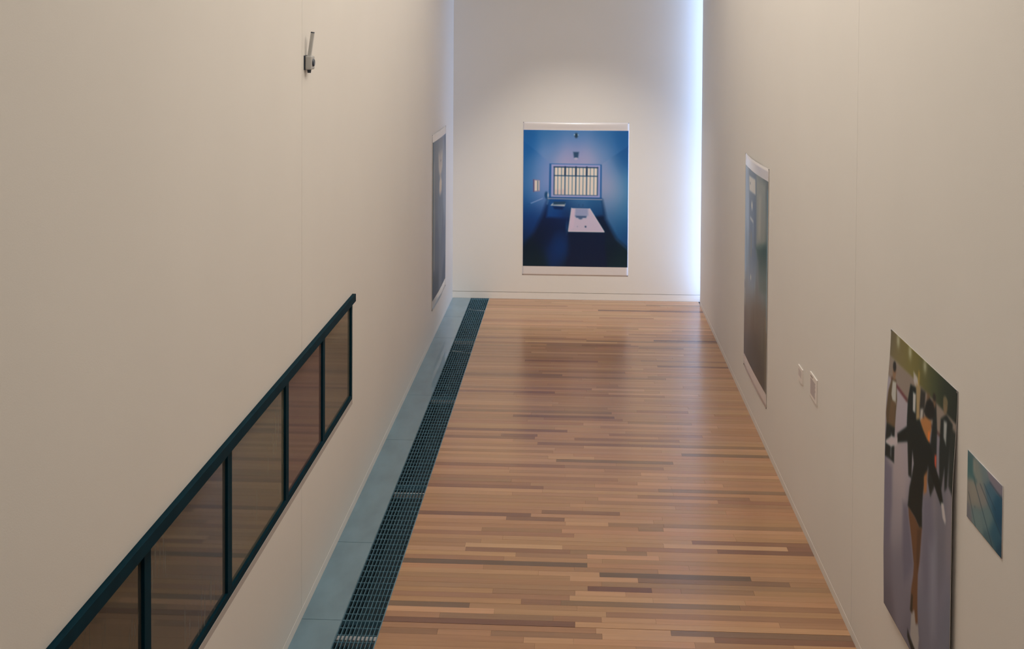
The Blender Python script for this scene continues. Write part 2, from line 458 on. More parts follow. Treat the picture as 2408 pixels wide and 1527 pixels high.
# ------------------------------------------------------------------ glazed opening in the left wall
gw = thing('glazed_balustrade', 'long dark teal steel framed strip of tinted glass panes set in the left wall', 'glass screen', (XL - 0.03, 10.05, OZ0))
def gpart(name, bl, mat, bevel=0):
    o = boxes(name, bl, mat, None, bevel)
    return child(o, gw)
fx0, fx1 = XL - 0.060, XL - 0.003
gpart('top_rail', [(XL - 0.075, XL + 0.028, OY0, OY1, 1.768, 1.830)], MAT['frame'], 0.002)
gpart('bottom_rail', [(fx0, fx1, OY0, OY1, 0.944, 0.985)], MAT['frame'], 0.002)
gpart('sill_shade_strip', [(fx0, XL - 0.0004, OY0, OY1, OZ0, 0.944)], MAT['shaded_strip'])  # strip coloured darker to stand for the shade below the frame
posts = [(10.035, OY1 - 0.001), (8.90, 8.975), (7.745, 7.825), (6.425, 6.507), (5.155, 5.238), (3.92, 4.0), (OY0, OY0 + 0.05)]
for a, b in posts:
    gpart('mullion', [(fx0, fx1, a, b, 0.985, 1.768)], MAT['frame'], 0.0015)
tints = [((.34, .30, .24), (.36, .34, .27), .12), ((.36, .26, .22), (.40, .27, .24), .10), ((.30, .28, .21), (.33, .33, .25), .25),
         ((.20, .20, .20), (.21, .22, .205), .45), ((.16, .14, .11), (.13, .13, .115), .8), ((.16, .15, .11), (.12, .12, .10), .5)]
for i in range(len(posts) - 1):
    a = posts[i + 1][1]; b = posts[i][0]
    gm = glass_mat('tinted_glass', *tints[i])
    o = gpart('glass_pane', [(XL - 0.026, XL - 0.018, a - 0.004, b + 0.004, 0.981, 1.772)], gm)
    o['label'] = ['brownish tinted pane', 'reddish tinted pane', 'olive tinted pane', 'grey tinted pane with pale streaks', 'dark streaked pane', 'dark pane'][i]

# ------------------------------------------------------------------ wall sensor beside the joint
sx, sy, sz = XL, 8.30, 3.735
ws = thing('wall_sensor', 'small grey box with a raised arm mounted high on the left wall', 'wall sensor', (sx, sy, sz))
def spart(name, bl, mat, bevel=0):
    return child(boxes(name, bl, mat, None, bevel), ws)
spart('dark_backing', [(sx, sx + 0.006, sy - 0.065, sy + 0.05, sz + 0.012, sz + 0.112)], MAT['dark'], 0.002)  # thin dark sheet behind the body, reaching past one edge
spart('body', [(sx + 0.006, sx + 0.050, sy - 0.055, sy + 0.055, sz + 0.015, sz + 0.108)], MAT['sensor'], 0.008)
V, Fc = [], []
cyl_geo((sx + 0.050, sy, sz + 0.062), (sx + 0.060, sy, sz + 0.062), 0.028, 0.022, 24, V, Fc)
child(mesh_obj('lens', V, Fc, MAT['dark'], None, False), ws)
V, Fc = [], []
cyl_geo((sx + 0.026, sy - 0.01, sz + 0.018), (sx + 0.026, sy - 0.01, sz - 0.008), 0.015, 0.012, 18, V, Fc)
child(mesh_obj('knob', V, Fc, MAT['dark']), ws)
V, Fc = [], []
box_geo((-0.010, 0.010, -0.016, 0.016, 0, 0.170), V, Fc)
arm = mesh_obj('arm', V, Fc, MAT['sensor'])
arm.location = (sx + 0.024, sy, sz + 0.100); arm.rotation_euler = (0, math.radians(8), 0)
child(arm, ws)
V, Fc = [], []
box_geo((-0.0102, 0.0102, -0.0165, 0.0165, 0, 0.007), V, Fc)
tip = mesh_obj('arm_tip', V, Fc, MAT['dark'], arm)
tip.location = (0, 0, 0.166)

# ------------------------------------------------------------------ painter for the printed pictures
class Canvas:
    def __init__(s, nx, ny, aspect):
        s.nx, s.ny = nx, ny
        u = (np.arange(nx)) / (nx - 1); v = (np.arange(ny)) / (ny - 1)
        s.U, s.V = np.meshgrid(u, v)
        s.asp = aspect            # height / width
        s.a = np.zeros((ny, nx, 3))
    def mix(s, mask, color, alpha=1.0):
        c = color if isinstance(color, np.ndarray) and color.ndim == 3 else np.array(color, float)[None, None, :]
        k = (mask * alpha)[..., None]
        s.a = s.a * (1 - k) + c * k
    def dist(s, p, q):
        ax, ay = p[0], p[1] * s.asp; bx, by = q[0], q[1] * s.asp
        dx, dy = bx - ax, by - ay
        X, Y = s.U, s.V * s.asp
        t = np.clip(((X - ax) * dx + (Y - ay) * dy) / max(dx * dx + dy * dy, 1e-12), 0, 1)
        return np.hypot(X - ax - t * dx, Y - ay - t * dy)
    def polymask(s, pts, soft):
        ins = np.zeros(s.U.shape, bool); d = np.full(s.U.shape, 9.0)
        n = len(pts)
        for i in range(n):
            x0, y0 = pts[i]; x1, y1 = pts[(i + 1) % n]
            d = np.minimum(d, s.dist(pts[i], pts[(i + 1) % n]))
            if y0 != y1:
                c = ((y0 > s.V) != (y1 > s.V)) & (s.U < (x1 - x0) * (s.V - y0) / (y1 - y0) + x0)
                ins ^= c
        sd = np.where(ins, d, -d)
        return np.clip(0.5 + sd / soft, 0, 1)
    def poly(s, pts, color, soft=0.004, alpha=1.0): s.mix(s.polymask(pts, soft), color, alpha)
    def line(s, p, q, w, color, soft=0.004, alpha=1.0):
        s.mix(np.clip(0.5 + (w / 2 - s.dist(p, q)) / soft, 0, 1), color, alpha)
    def ell(s, c, rx, ry, color, soft=0.004, alpha=1.0):
        d = np.hypot((s.U - c[0]) / rx, (s.V - c[1]) / ry)
        s.mix(np.clip(0.5 + (1 - d) * rx / soft, 0, 1), color, alpha)
    def glow(s, c, rx, ry, color, alpha=1.0):
        d2 = ((s.U - c[0]) / rx) ** 2 + ((s.V - c[1]) / ry) ** 2
        s.mix(np.exp(-d2), color, alpha)
    def ramp(s, pts):
        """bilinear-ish blend of sRGB colours at (u, v) control points (inverse distance)"""
        num = np.zeros((s.ny, s.nx, 3)); den = np.zeros((s.ny, s.nx, 1))
        for u, v, c in pts:
            d2 = (s.U - u) ** 2 + (s.V - v) ** 2
            w = np.exp(-d2 / (2 * 0.075 ** 2)) + 2e-4 / (d2 + 0.02)
            num += w[..., None] * np.array(c, float); den += w[..., None]
        return num / den
    def linear(s, gain=(1, 1, 1)):
        """ink reflectance; gain lifts the ink to the full range of the paper"""
        b = np.pad(s.a, ((1, 1), (1, 1), (0, 0)), 'edge')
        b = (b[:-2] + 2 * b[1:-1] + b[2:]) / 4
        b = (b[:, :-2] + 2 * b[:, 1:-1] + b[:, 2:]) / 4
        a = np.clip(b / 255, 0, 1)
        l = np.where(a <= 0.04045, a / 12.92, ((a + 0.055) / 1.055) ** 2.4)
        w = np.clip((l.mean(2, keepdims=True) - 0.25) / 0.35, 0, 1)
        return np.minimum(0.88, l * (np.array(gain) * (1 - w) + np.array((1.12, 1.12, 1.14)) * w))

def place(wall, s, n, z):
    """s along the wall from the picture's left, n out of the wall, z up -> point"""
    if wall == 'back': return (s, YB - n, z)
    if wall == 'right': return (XR - n, -s, z)
    return (XL + n, s, z)

def sheet(name, wall, s0, s1, z0, z1, nx, ny, depth, mat, off=0.0, thick=0.0009, colors=None):
    """curved sheet: depth(u, v) is the stand-off, u 0..1 left to right, v 0..1 top to bottom of depth's own frame"""
    V = []
    for j in range(ny):
        for i in range(nx):
            ss = s0 + (s1 - s0) * i / (nx - 1); zz = z1 + (z0 - z1) * j / (ny - 1)
            V.append(place(wall, ss, depth(ss, zz) + off, zz))
    Fc = []
    for j in range(ny - 1):
        for i in range(nx - 1):
            a = j * nx + i
            Fc.append((a, a + nx, a + nx + 1, a + 1))
    o = mesh_obj(name, V, Fc, mat, None, True)
    if colors is not None: set_color(o.data, 'picture', colors.reshape(-1, 3))
    md = o.modifiers.new('thickness', 'SOLIDIFY'); md.thickness = thick; md.offset = -1
    return o

def pin(t, wall, s, z, n):
    V, Fc = [], []
    cyl_geo(place(wall, s, 0.0005, z), place(wall, s, n + 0.003, z), 0.005, 0.006, 10, V, Fc)
    child(mesh_obj('pin', V, Fc, MAT['pin']), t)

# ---- end wall: blue bathroom
def blue_room():
    c = Canvas(248, 324, 1230 / 940)
    q = lambda x, y: ((x - 118) / 940, (y - 135) / 1230)
    qq = lambda *pts: [q(*p) for p in pts]
    qr = lambda L: [(*q(x, y), col) for x, y, col in L]
    # left wall / base
    c.a[:] = c.ramp(qr([(118, 300, (22, 84, 150)), (140, 500, (40, 92, 150)), (250, 500, (95, 120, 175)), (330, 560, (140, 140, 192)), (300, 660, (142, 142, 192)),
                    (200, 640, (70, 110, 165)), (150, 760, (30, 80, 140)), (290, 800, (70, 105, 165)), (330, 760, (110, 125, 180)), (140, 950, (8, 50, 108)), (250, 950, (6, 45, 105)),
                    (130, 1150, (2, 32, 70)), (300, 900, (5, 45, 105))]))
    # right wall
    rw = c.ramp(qr([(830, 500, (150, 145, 185)), (900, 480, (110, 125, 170)), (1000, 420, (25, 80, 135)), (1040, 300, (25, 75, 135)), (880, 620, (165, 152, 182)), (960, 650, (135, 140, 175)), (1045, 620, (50, 108, 155)),
                (870, 780, (150, 145, 180)), (950, 820, (105, 128, 165)), (1040, 850, (45, 100, 145)), (930, 950, (45, 90, 140)), (1000, 1000, (30, 82, 132)), (1045, 1100, (12, 58, 108)), (860, 880, (60, 90, 140))]))
    c.mix(c.polymask(qq((820, 430), (1070, 260), (1070, 1210), (950, 1100), (860, 930), (822, 750)), 0.01), rw)
    # ceiling
    ce = c.ramp(qr([(125, 140, (24, 82, 145)), (350, 140, (45, 98, 155)), (590, 140, (60, 105, 160)), (850, 140, (40, 92, 150)), (1050, 150, (28, 82, 140)), (160, 260, (32, 92, 158)),
                (400, 250, (90, 115, 170)), (590, 250, (110, 122, 175)), (780, 250, (92, 115, 165)), (1000, 250, (30, 85, 145)), (330, 370, (115, 130, 180)), (590, 360, (160, 145, 185)), (480, 400, (172, 155, 192)), (700, 400, (174, 156, 190)),
                (800, 400, (140, 140, 180)), (880, 350, (80, 110, 160))]))
    c.mix(c.polymask(qq((100, 100), (1080, 100), (1070, 262), (818, 440), (365, 437), (190, 290), (100, 222)), 0.012), ce)
    # floor
    fl = c.ramp(qr([(340, 900, (2, 28, 72)), (500, 900, (2, 34, 82)), (300, 1050, (0, 22, 50)), (450, 1050, (0, 24, 58)), (150, 1250, (2, 24, 42)), (450, 1200, (0, 42, 98)), (560, 1300, (0, 20, 44)),
                (700, 1250, (0, 22, 45)), (900, 1150, (0, 26, 44)), (1030, 1320, (4, 34, 46)), (600, 1360, (8, 42, 60)), (200, 1350, (4, 32, 44)), (860, 1000, (2, 26, 56))]))
    c.mix(c.polymask(qq((340, 760), (825, 760), (862, 930), (960, 1110), (1075, 1210), (1075, 1380), (100, 1380), (100, 1200), (215, 1060), (290, 900)), 0.05), fl)
    # wall under the window
    bw = c.ramp(qr([(370, 770, (30, 80, 140)), (600, 770, (70, 110, 160)), (800, 770, (55, 100, 150)), (400, 860, (4, 50, 115)), (560, 900, (2, 30, 75)), (800, 850, (14, 62, 115)), (830, 950, (2, 30, 70))]))
    c.mix(c.polymask(qq((345, 750), (822, 750), (845, 900), (560, 930), (330, 920)), 0.03), bw)
    # window
    c.poly(qq((352, 436), (820, 442), (820, 752), (348, 748)), (40, 85, 145), 0.006)
    c.poly(qq((370, 442), (808, 446), (806, 738), (368, 736)), (160, 152, 200), 0.006)
    c.poly(qq((388, 460), (792, 464), (790, 724), (386, 722)), (120, 125, 175), 0.006)
    c.poly(qq((395, 466), (786, 469), (784, 718), (393, 716)), (226, 216, 206), 0.004)
    c.poly(qq((395, 672), (500, 665), (500, 716), (393, 716)), (214, 190, 190), 0.02, 0.7)
    for i in range(13):
        x = 396 + 32.3 * i
        w = 0.011 if i in (3, 6, 9, 0, 12) else 0.0062
        c.line(q(x + 1, 466), q(x - 1, 718), w, (62, 78, 112), 0.004)
        if i in (3, 6, 9): c.line(q(x + 1, 466), q(x, 545), 0.017, (38, 52, 82), 0.005)
    c.line(q(395, 544), q(785, 547), 0.010, (52, 66, 100), 0.004)
    c.line(q(393, 467), q(787, 470), 0.010, (40, 52, 80), 0.004)
    c.line(q(393, 718), q(784, 720), 0.008, (90, 95, 130), 0.004)
    c.line(q(348, 743), q(820, 746), 0.010, (35, 70, 125), 0.005)
    c.line(q(340, 752), q(824, 756), 0.007, (178, 160, 176), 0.005)
    # lamps
    c.poly(qq((565, 330), (616, 330), (609, 382), (572, 382)), (48, 68, 100), 0.014)
    c.ell(q(590, 390), 0.016, 0.008, (190, 180, 205), 0.01, 0.8)
    c.ell(q(591, 182), 0.015, 0.018, (36, 52, 70), 0.012); c.ell(q(575, 175), 0.005, 0.005, (200, 205, 215), 0.005); c.ell(q(607, 177), 0.004, 0.005, (180, 190, 205), 0.005)
    # mirror, cupboard, rail
    c.poly(qq((207, 580), (268, 586), (268, 688), (208, 694)), (150, 118, 150), 0.006)
    c.poly(qq((207, 580), (218, 581), (218, 693), (208, 694)), (90, 70, 110), 0.006)
    c.poly(qq((220, 590), (262, 592), (262, 680), (220, 684)), (222, 212, 205), 0.005)
    c.poly(qq((245, 592), (252, 592), (252, 682), (245, 682)), (60, 66, 98), 0.005)
    c.ell(q(326, 722), 0.017, 0.026, (28, 66, 110), 0.01); c.ell(q(342, 722), 0.007, 0.016, (190, 185, 205), 0.008)
    c.line(q(345, 765), q(335, 800), 0.008, (120, 150, 195), 0.02, 0.6)
    c.line(q(186, 798), q(292, 752), 0.007, (155, 160, 205), 0.006, 0.9); c.line(q(118, 818), q(186, 800), 0.006, (30, 75, 130), 0.006)
    # basin
    c.poly(qq((364, 815), (385, 792), (500, 796), (490, 822)), (196, 186, 196), 0.008)
    c.poly(qq((384, 808), (396, 778), (430, 782), (498, 778), (494, 804)), (34, 60, 92), 0.012)
    c.poly(qq((385, 822), (488, 824), (470, 850), (400, 845)), (6, 34, 80), 0.02)
    # bath
    c.poly(qq((525, 1052), (850, 1052), (872, 1365), (505, 1365)), (2, 24, 54), 0.03)
    c.ell(q(455, 1190), 0.07, 0.09, (0, 46, 104), 0.08, 0.6); c.ell(q(512, 1010), 0.008, 0.03, (30, 78, 130), 0.02, 0.7)
    c.poly(qq((554, 834), (716, 836), (850, 1048), (524, 1048)), (196, 184, 208), 0.006)
    c.poly(qq((586, 838), (700, 838), (704, 900), (580, 910)), (150, 145, 182), 0.02)
    c.poly(qq((560, 842), (584, 840), (572, 1010), (538, 1040)), (205, 190, 214), 0.02)
    c.poly(qq((588, 905), (690, 905), (684, 922), (596, 922)), (58, 72, 112), 0.014)
    c.ell(q(634, 926), 0.02, 0.009, (80, 88, 124), 0.014)
    c.ell(q(680, 1002), 0.009, 0.007, (58, 60, 98), 0.006); c.ell(q(607, 1002), 0.004, 0.003, (120, 110, 140), 0.006)
    c.line(q(528, 1046), q(846, 1047), 0.008, (224, 212, 224), 0.006)
    c.line(q(716, 838), q(846, 1044), 0.007, (222, 212, 224), 0.006)
    c.line(q(554, 836), q(526, 1044), 0.006, (222, 208, 214), 0.006)
    c.line(q(560, 832), q(712, 834), 0.006, (20, 58, 108), 0.006)
    c.line(q(620, 800), q(620, 820), 0.004, (40, 60, 100), 0.006); c.line(q(655, 800), q(655, 820), 0.004, (40, 60, 100), 0.006)
    return c

def framed(name, label, wall, sheet_rect, img_rect, depth, canvas, paper_n, pins=True, mat=None, gain=(1, 1, 1)):
    s0, s1, z0, z1 = sheet_rect
    base = place(wall, (s0 + s1) / 2, 0, z0)
    t = thing(name, label, 'photo print', base)
    child(sheet('paper', wall, s0, s1, z0, z1, paper_n[0], paper_n[1], depth, MAT['paper']), t)
    a, b, c_, d = img_rect
    child(sheet('printed_image', wall, a, b, c_, d, canvas.nx, canvas.ny, depth, mat or MAT['print'], 0.0008, 0.0004, canvas.linear(gain)), t)
    if pins:
        for (s, z) in ((s0 + 0.006, z1 - 0.006), (s1 - 0.006, z1 - 0.006), (s0 + 0.006, z0 + 0.006), (s1 - 0.006, z0 + 0.006)):
            pin(t, wall, s, z, depth(s, z))
    return t

def d_back(s, z):
    u = (s + 0.795) / 1.598
    top = 2.68 - z
    return 0.003 + 0.015 * math.exp(-((top - 0.042) / 0.03) ** 2) * max(0, 4 * u * (1 - u)) + 0.004 * (1 - math.cos(2 * math.pi * min(1, max(0, (z - .365) / 2.3)))) / 2
framed('photo_print', 'large blue photograph of a bare bathroom with barred window on the end wall', 'back',
       (-0.791, 0.799, 0.365, 2.68), (-0.783, 0.791, 0.501, 2.560), d_back, blue_room(), (48, 90), gain=(1.05, 1.48, 1.48))

# ---- right wall: dim corridor picture (s = -y so that it runs left to right)
def corridor_pic():
    c = Canvas(120, 260, 1.31)
    c.a[:] = c.ramp([(0, 0, (150, 160, 178)), (.15, .2, (150, 165, 185)), (.4, .05, (118, 118, 120)), (.45, .25, (96, 110, 132)), (.7, .1, (128, 124, 118)), (1, .05, (98, 100, 98)), (.95, .2, (120, 118, 108)),
                     (.1, .45, (116, 136, 158)), (.45, .45, (100, 118, 140)), (.9, .45, (60, 90, 88)), (.3, .58, (98, 112, 130)), (.8, .58, (84, 96, 104)), (.2, .66, (92, 86, 84)), (.7, .66, (78, 74, 72)),
                     (.1, .8, (78, 76, 84)), (.5, .8, (62, 62, 60)), (.9, .8, (84, 80, 70)), (.3, 1, (58, 64, 66)), (.8, 1, (60, 60, 54))])
    rg = np.random.default_rng(3)
    for i in range(26):
        u = rg.uniform(0, 1); v0 = rg.uniform(0, .6); L = rg.uniform(.08, .3); g_ = rg.choice([1, -1])
        c.line((u, v0), (u + rg.uniform(-.02, .02), v0 + L), rg.uniform(.01, .05), (172, 180, 188) if g_ > 0 else (52, 66, 78), .05, .16)
    c.poly([(.24, .0), (.6, -.01), (.62, .32), (.5, .60), (.25, .55)], (84, 98, 122), .06, .55)
    c.poly([(.62, .02), (.92, .02), (.92, .30), (.72, .40), (.6, .38)], (158, 150, 136), .05, .8)
    c.poly([(.25, .035), (.56, .03), (.57, .105), (.27, .11)], (206, 202, 190), .012)
    c.ell((.32, .07), .015, .006, (70, 70, 80), .01)
    c.ell((.41, .175), .03, .022, (216, 212, 196), .03)
    c.line((.33, .245), (.47, .25), .02, (190, 190, 186), .012); c.line((.47, .25), (.46, .38), .016, (160, 168, 172), .012)
    c.line((.38, .33), (.37, .42), .04, (150, 128, 100), .03, .8)
    c.poly([(.58, .36), (.98, .30), (1.02, .52), (.72, .56), (.70, .42)], (30, 72, 66), .05, .85)
    c.poly([(.7, .1), (.78, .09), (.76, .3), (.68, .3)], (196, 186, 166), .06, .5)
    c.poly([(-.1, .625), (1.1, .60), (1.1, .70), (-.1, .72)], (84, 78, 74), .12, .8)
    c.ell((.36, .545), .018, .014, (208, 200, 176), .016)
    c.line((.02, 0), (.02, .58), .07, (176, 192, 212), .06, .75)
    c.line((.0, .0), (.0, 1), .035, (44, 56, 62), .02, .8)
    c.line((.985, .05), (.985, .7), .03, (110, 140, 160), .02, .8)
    c.line((.96, .66), (.97, 1), .04, (128, 112, 92), .03, .8); c.line((.03, .58), (.05, .72), .06, (140, 122, 98), .03, .7)
    c.ell((.02, .63), .03, .02, (40, 46, 56), .02, .8)
    return c
def d_right(s, z):
    u = (s + 13.45) / 1.62; v = (2.72 - z) / 2.32
    u = min(1, max(0, u)); v = min(1, max(0, v))
    return 0.004 + 0.026 * math.sin(math.pi * u) * (1 - 0.75 * v)
framed('photo_print', 'tall curling photograph of a dim grey interior on the right wall near the end', 'right',
       (-13.445, -11.84, 0.402, 2.72), (-13.43, -11.855, 0.537, 2.596), d_right, corridor_pic(), (40, 60), mat=MAT['print_satin'], gain=(0.95, 1.2, 1.3))

# ---- left wall: grey picture
def grey_pic():
    c = Canvas(90, 220, 1.31)
    c.a[:] = c.ramp([(0, 0, (112, 120, 128)), (.5, 0, (118, 124, 132)), (1, 0, (104, 114, 126)), (.2, .2, (120, 124, 130)), (.8, .2, (132, 138, 148)), (.1, .4, (108, 116, 126)), (.5, .45, (112, 122, 134)), (.95, .4, (128, 138, 150)),
                     (.2, .7, (92, 104, 120)), (.8, .7, (98, 110, 126)), (.2, 1, (66, 82, 98)), (.9, 1, (72, 86, 104))])
    for u in (.42, .55, .66): c.line((u, .02), (u - .02, .2), .05, (142, 142, 142), .08, .6)
    c.poly([(.36, .1), (.68, .1), (.66, .2), (.54, .25), (.46, .25), (.38, .19)], (196, 186, 172), .06)
    c.glow((.52, .12), .16, .07, (150, 148, 146), .6)
    c.ell((.54, .152), .03, .005, (110, 104, 104), .03)
    c.poly([(.48, .26), (.56, .26), (.62, .30), (.60, .36), (.48, .375), (.42, .35), (.43, .29)], (204, 194, 178), .05)
    c.line((.08, .15), (.09, .8), .05, (150, 148, 136), .05, .7); c.line((.84, .16), (.84, .6), .05, (156, 158, 160), .06, .6)  # beige streak near the left edge is a painted reflection
    c.line((.0, .0), (.0, 1), .07, (58, 78, 84), .03, .85); c.line((1, 0), (1, 1), .04, (88, 98, 112), .03, .7)
    c.line((.5, .6), (.48, .98), .12, (110, 120, 134), .12, .4)
    return c
def d_left(s, z):
    u = (s - 15.72) / 1.6; v = (2.70 - z) / 2.3
    u = min(1, max(0, u)); v = min(1, max(0, v))
    return 0.004 + 0.010 * math.sin(math.pi * u) + 0.012 * v * (1 - v)
framed('photo_print', 'blue grey photograph on the left wall close to the far corner', 'left',
       (15.715, 17.325, 0.405, 2.695), (15.735, 17.309, 0.528, 2.588), d_left, grey_pic(), (30, 50), mat=MAT['print_matt'], gain=(1.3, 1.4, 1.5))

# ---- right wall, near: ice skater
def skater_pic():
    c = Canvas(180, 300, 1.625 / 1.258)
    def mp(pts):
        o = []
        for u, v in pts:
            d = .09 * max(0, min(1, v / .35)) * (1 - .2 * u)
            o.append(((u + d) / (1 + d), v))
        return o
    P_ = lambda pts, col, soft=.012, al=1.0: c.poly(mp(pts), col, soft, al)
    DK = (10, 24, 26)
    c.a[:] = c.ramp([(0, .2, (150, 140, 152)), (.3, .3, (158, 146, 158)), (.2, .45, (164, 150, 158)), (0, .6, (116, 110, 128)), (.2, .6, (140, 130, 142)), (.5, .6, (122, 114, 130)), (.9, .4, (120, 112, 124)), (.8, .6, (112, 108, 126)),
                     (0, .8, (104, 98, 114)), (.3, .8, (112, 106, 122)), (.7, .8, (106, 104, 122)), (0, 1, (92, 86, 100)), (.5, 1, (98, 94, 110)), (1, .8, (104, 104, 122)), (1, 1, (94, 92, 108))])
    up = c.ramp([(0, 0, (92, 82, 70)), (.2, .05, (110, 98, 62)), (.4, .05, (108, 98, 56)), (.55, .05, (88, 84, 52)), (.7, .04, (62, 68, 48)), (.85, .03, (36, 46, 40)), (1, .05, (30, 40, 38)), (1, .12, (30, 38, 36)), (.1, .1, (112, 98, 70))])
    c.mix(c.polymask([(-.1, -.1), (1.1, -.1), (1.1, .12), (.98, .11), (.5, .10), (-.1, .10)], .03), up)
    P_([(-.1, .098), (.122, .10), (.333, .092), (.5, .098), (.76, .097), (1.05, .10), (1.05, .17), (.76, .18), (.49, .178), (.29, .182), (.13, .166), (-.1, .17)], (128, 112, 106))
    c.line(mp([(.02, .168)])[0], mp([(.29, .183)])[0], .016, (92, 46, 52), .012); c.line(mp([(.29, .183)])[0], mp([(.95, .18)])[0], .014, (84, 60, 60), .012)
    for u, a in ((.13, .75), (.33, .75), (.56, .7)): c.glow((u, .018), .025, .022, (184, 180, 160), a)
    # reflections on the ice
    P_([(-.09, .47), (.063, .459), (.06, .60), (.02, .75), (-.06, .78), (-.103, .60)], (104, 98, 118), .05, .85)
    P_([(.261, .538), (.339, .526), (.454, .698), (.39, .75), (.30, .80), (.264, .717)], (96, 92, 112), .05, .8)
    P_([(.60, .431), (.72, .386), (.76, .559), (.70, .70), (.64, .75), (.582, .648)], (102, 98, 116), .06, .8)
    P_([(.80, .34), (.93, .31), (.92, .55), (.85, .68), (.80, .6)], (100, 98, 112), .06, .7)
    P_([(.70, .56), (.80, .5), (.80, .8), (.74, .85)], (136, 132, 150), .08, .5)
    # onlooker at the left
    P_([(.032, .157), (.107, .156), (.13, .218), (.1, .324), (-.06, .338), (-.07, .302), (-.031, .217)], (84, 68, 52))
    P_([(.042, .17), (.104, .164), (.11, .235), (.05, .235), (.027, .22)], (176, 172, 170))
    P_([(.02, .24), (.105, .23), (.09, .315), (-.02, .325)], (98, 76, 58))
    P_([(-.06, .335), (.1, .32), (.09, .444), (.014, .449), (-.087, .46), (-.078, .383)], (16, 30, 34))
    c.line(mp([(.035, .36)])[0], mp([(.025, .43)])[0], .02, (120, 118, 126), .02, .8)
    h = mp([(.066, .135)])[0]; c.ell(h, .028, .028, (128, 96, 76), .012); c.ell((h[0] - .003, h[1] - .018), .027, .018, (30, 32, 34), .012)
    # men behind
    P_([(.344, .121), (.436, .113), (.463, .163), (.459, .214), (.42, .30), (.398, .418), (.348, .422), (.33, .31), (.311, .257), (.314, .177)], DK)
    P_([(.39, .137), (.433, .135), (.437, .194), (.4, .196)], (186, 182, 184))
    P_([(.386, .07), (.449, .078), (.467, .098), (.42, .11), (.393, .101)], (176, 168, 168), .012)
    c.line(mp([(.47, .06)])[0], mp([(.47, .10)])[0], .02, (182, 142, 70), .02, .7)
    P_([(.43, .10), (.50, .10), (.51, .21), (.46, .215)], (146, 122, 92), .02)
    P_([(.505, .10), (.575, .098), (.575, .135), (.555, .20), (.51, .20), (.50, .16)], (40, 40, 40), .016)
    P_([(.515, .165), (.555, .155), (.55, .20), (.515, .205)], (170, 160, 158), .014)
    P_([(.60, .092), (.64, .09), (.65, .12), (.60, .125)], (96, 72, 54), .016)
    P_([(.691, .09), (.727, .088), (.763, .173), (.785, .30), (.75, .36), (.70, .40), (.66, .36), (.70, .154)], (22, 32, 34))
    c.ell(mp([(.705, .098)])[0], .022, .022, (104, 78, 62), .012); c.ell(mp([(.703, .085)])[0], .022, .012, (34, 34, 34), .012)
    P_([(.803, .13), (.871, .10), (.96, .111), (.944, .175), (.932, .31), (.90, .33), (.89, .26), (.86, .33), (.831, .329), (.809, .227)], (24, 34, 36))
    P_([(.845, .126), (.886, .122), (.89, .19), (.855, .175)], (150, 148, 150), .014)
    h = mp([(.853, .078)])[0]; c.ell(h, .028, .026, (116, 96, 76), .012); c.ell((h[0], h[1] - .014), .03, .014, (104, 92, 72), .012)
    P_([(.751, .256), (.775, .25), (.778, .292), (.757, .298)], (196, 78, 58), .012)
    P_([(.93, .12), (1.02, .13), (1.02, .32), (.95, .30)], (34, 42, 42), .02)
    # skater
    P_([(.64, .102), (.69, .105), (.72, .125), (.703, .155), (.614, .178), (.567, .16), (.595, .122)], (20, 24, 26))
    P_([(.522, .196), (.60, .17), (.674, .168), (.684, .193), (.664, .235), (.603, .241), (.54, .222)], (158, 104, 64))
    P_([(.64, .21), (.67, .20), (.672, .245), (.65, .25)], (206, 112, 54), .012)
    P_([(.147, .327), (.277, .28), (.41, .227), (.506, .199), (.571, .221), (.649, .239), (.70, .262), (.66, .316), (.64, .361), (.60, .396), (.588, .42), (.578, .473), (.582, .533), (.542, .545), (.476, .532),
        (.345, .526), (.37, .458), (.40, .42), (.436, .361), (.417, .324), (.331, .313), (.149, .357)], DK)
    P_([(.603, .241), (.68, .235), (.756, .285), (.843, .317), (.886, .37), (.851, .384), (.754, .348), (.66, .31), (.62, .29)], DK)
    P_([(.60, .36), (.65, .33), (.645, .40), (.60, .42)], (150, 100, 66), .014)
    P_([(.858, .376), (.89, .369), (.925, .412), (.915, .425), (.882, .415)], (196, 190, 194), .01)
    P_([(-.076, .41), (-.067, .398), (.028, .363), (.148, .342), (.141, .368), (.03, .399)], (196, 188, 196), .01)
    P_([(.357, .526), (.476, .532), (.542, .545), (.582, .533), (.563, .605), (.55, .658), (.529, .702), (.525, .767), (.532, .867), (.492, .882), (.472, .841), (.432, .866), (.406, .861), (.426, .781), (.456, .727), (.462, .689),
        (.414, .613), (.367, .554)], (98, 66, 48))
    P_([(.51, .56), (.57, .54), (.555, .63), (.52, .70), (.50, .65)], (74, 52, 40), .02, .8)
    P_([(.406, .861), (.43, .80), (.45, .80), (.44, .86)], (30, 34, 32), .015)
    P_([(.424, .87), (.477, .839), (.497, .881), (.535, .866), (.551, .908), (.53, .965), (.473, .975), (.403, .946)], (150, 142, 144), .014)
    P_([(.359, .941), (.404, .958), (.506, .971), (.50, .99), (.441, .997), (.353, .969)], (24, 30, 32), .014)
    return c
def d_skater(s, z):
    u = (s + 7.243) / 1.258; v = (2.289 - z) / 1.625
    u = min(1, max(0, u)); v = min(1, max(0, v))
    k = v / .35 if v < .35 else 1.0
    k = k * k * (3 - 2 * k)
    return 0.004 + 0.026 * k * (1 - .25 * u) - 0.006 * max(0, v - .8) / .2
t = thing('photo_print', 'big borderless photograph of an ice skater in black on the right wall', 'photo print', (XR, 6.614, 0.664))
sk = skater_pic()
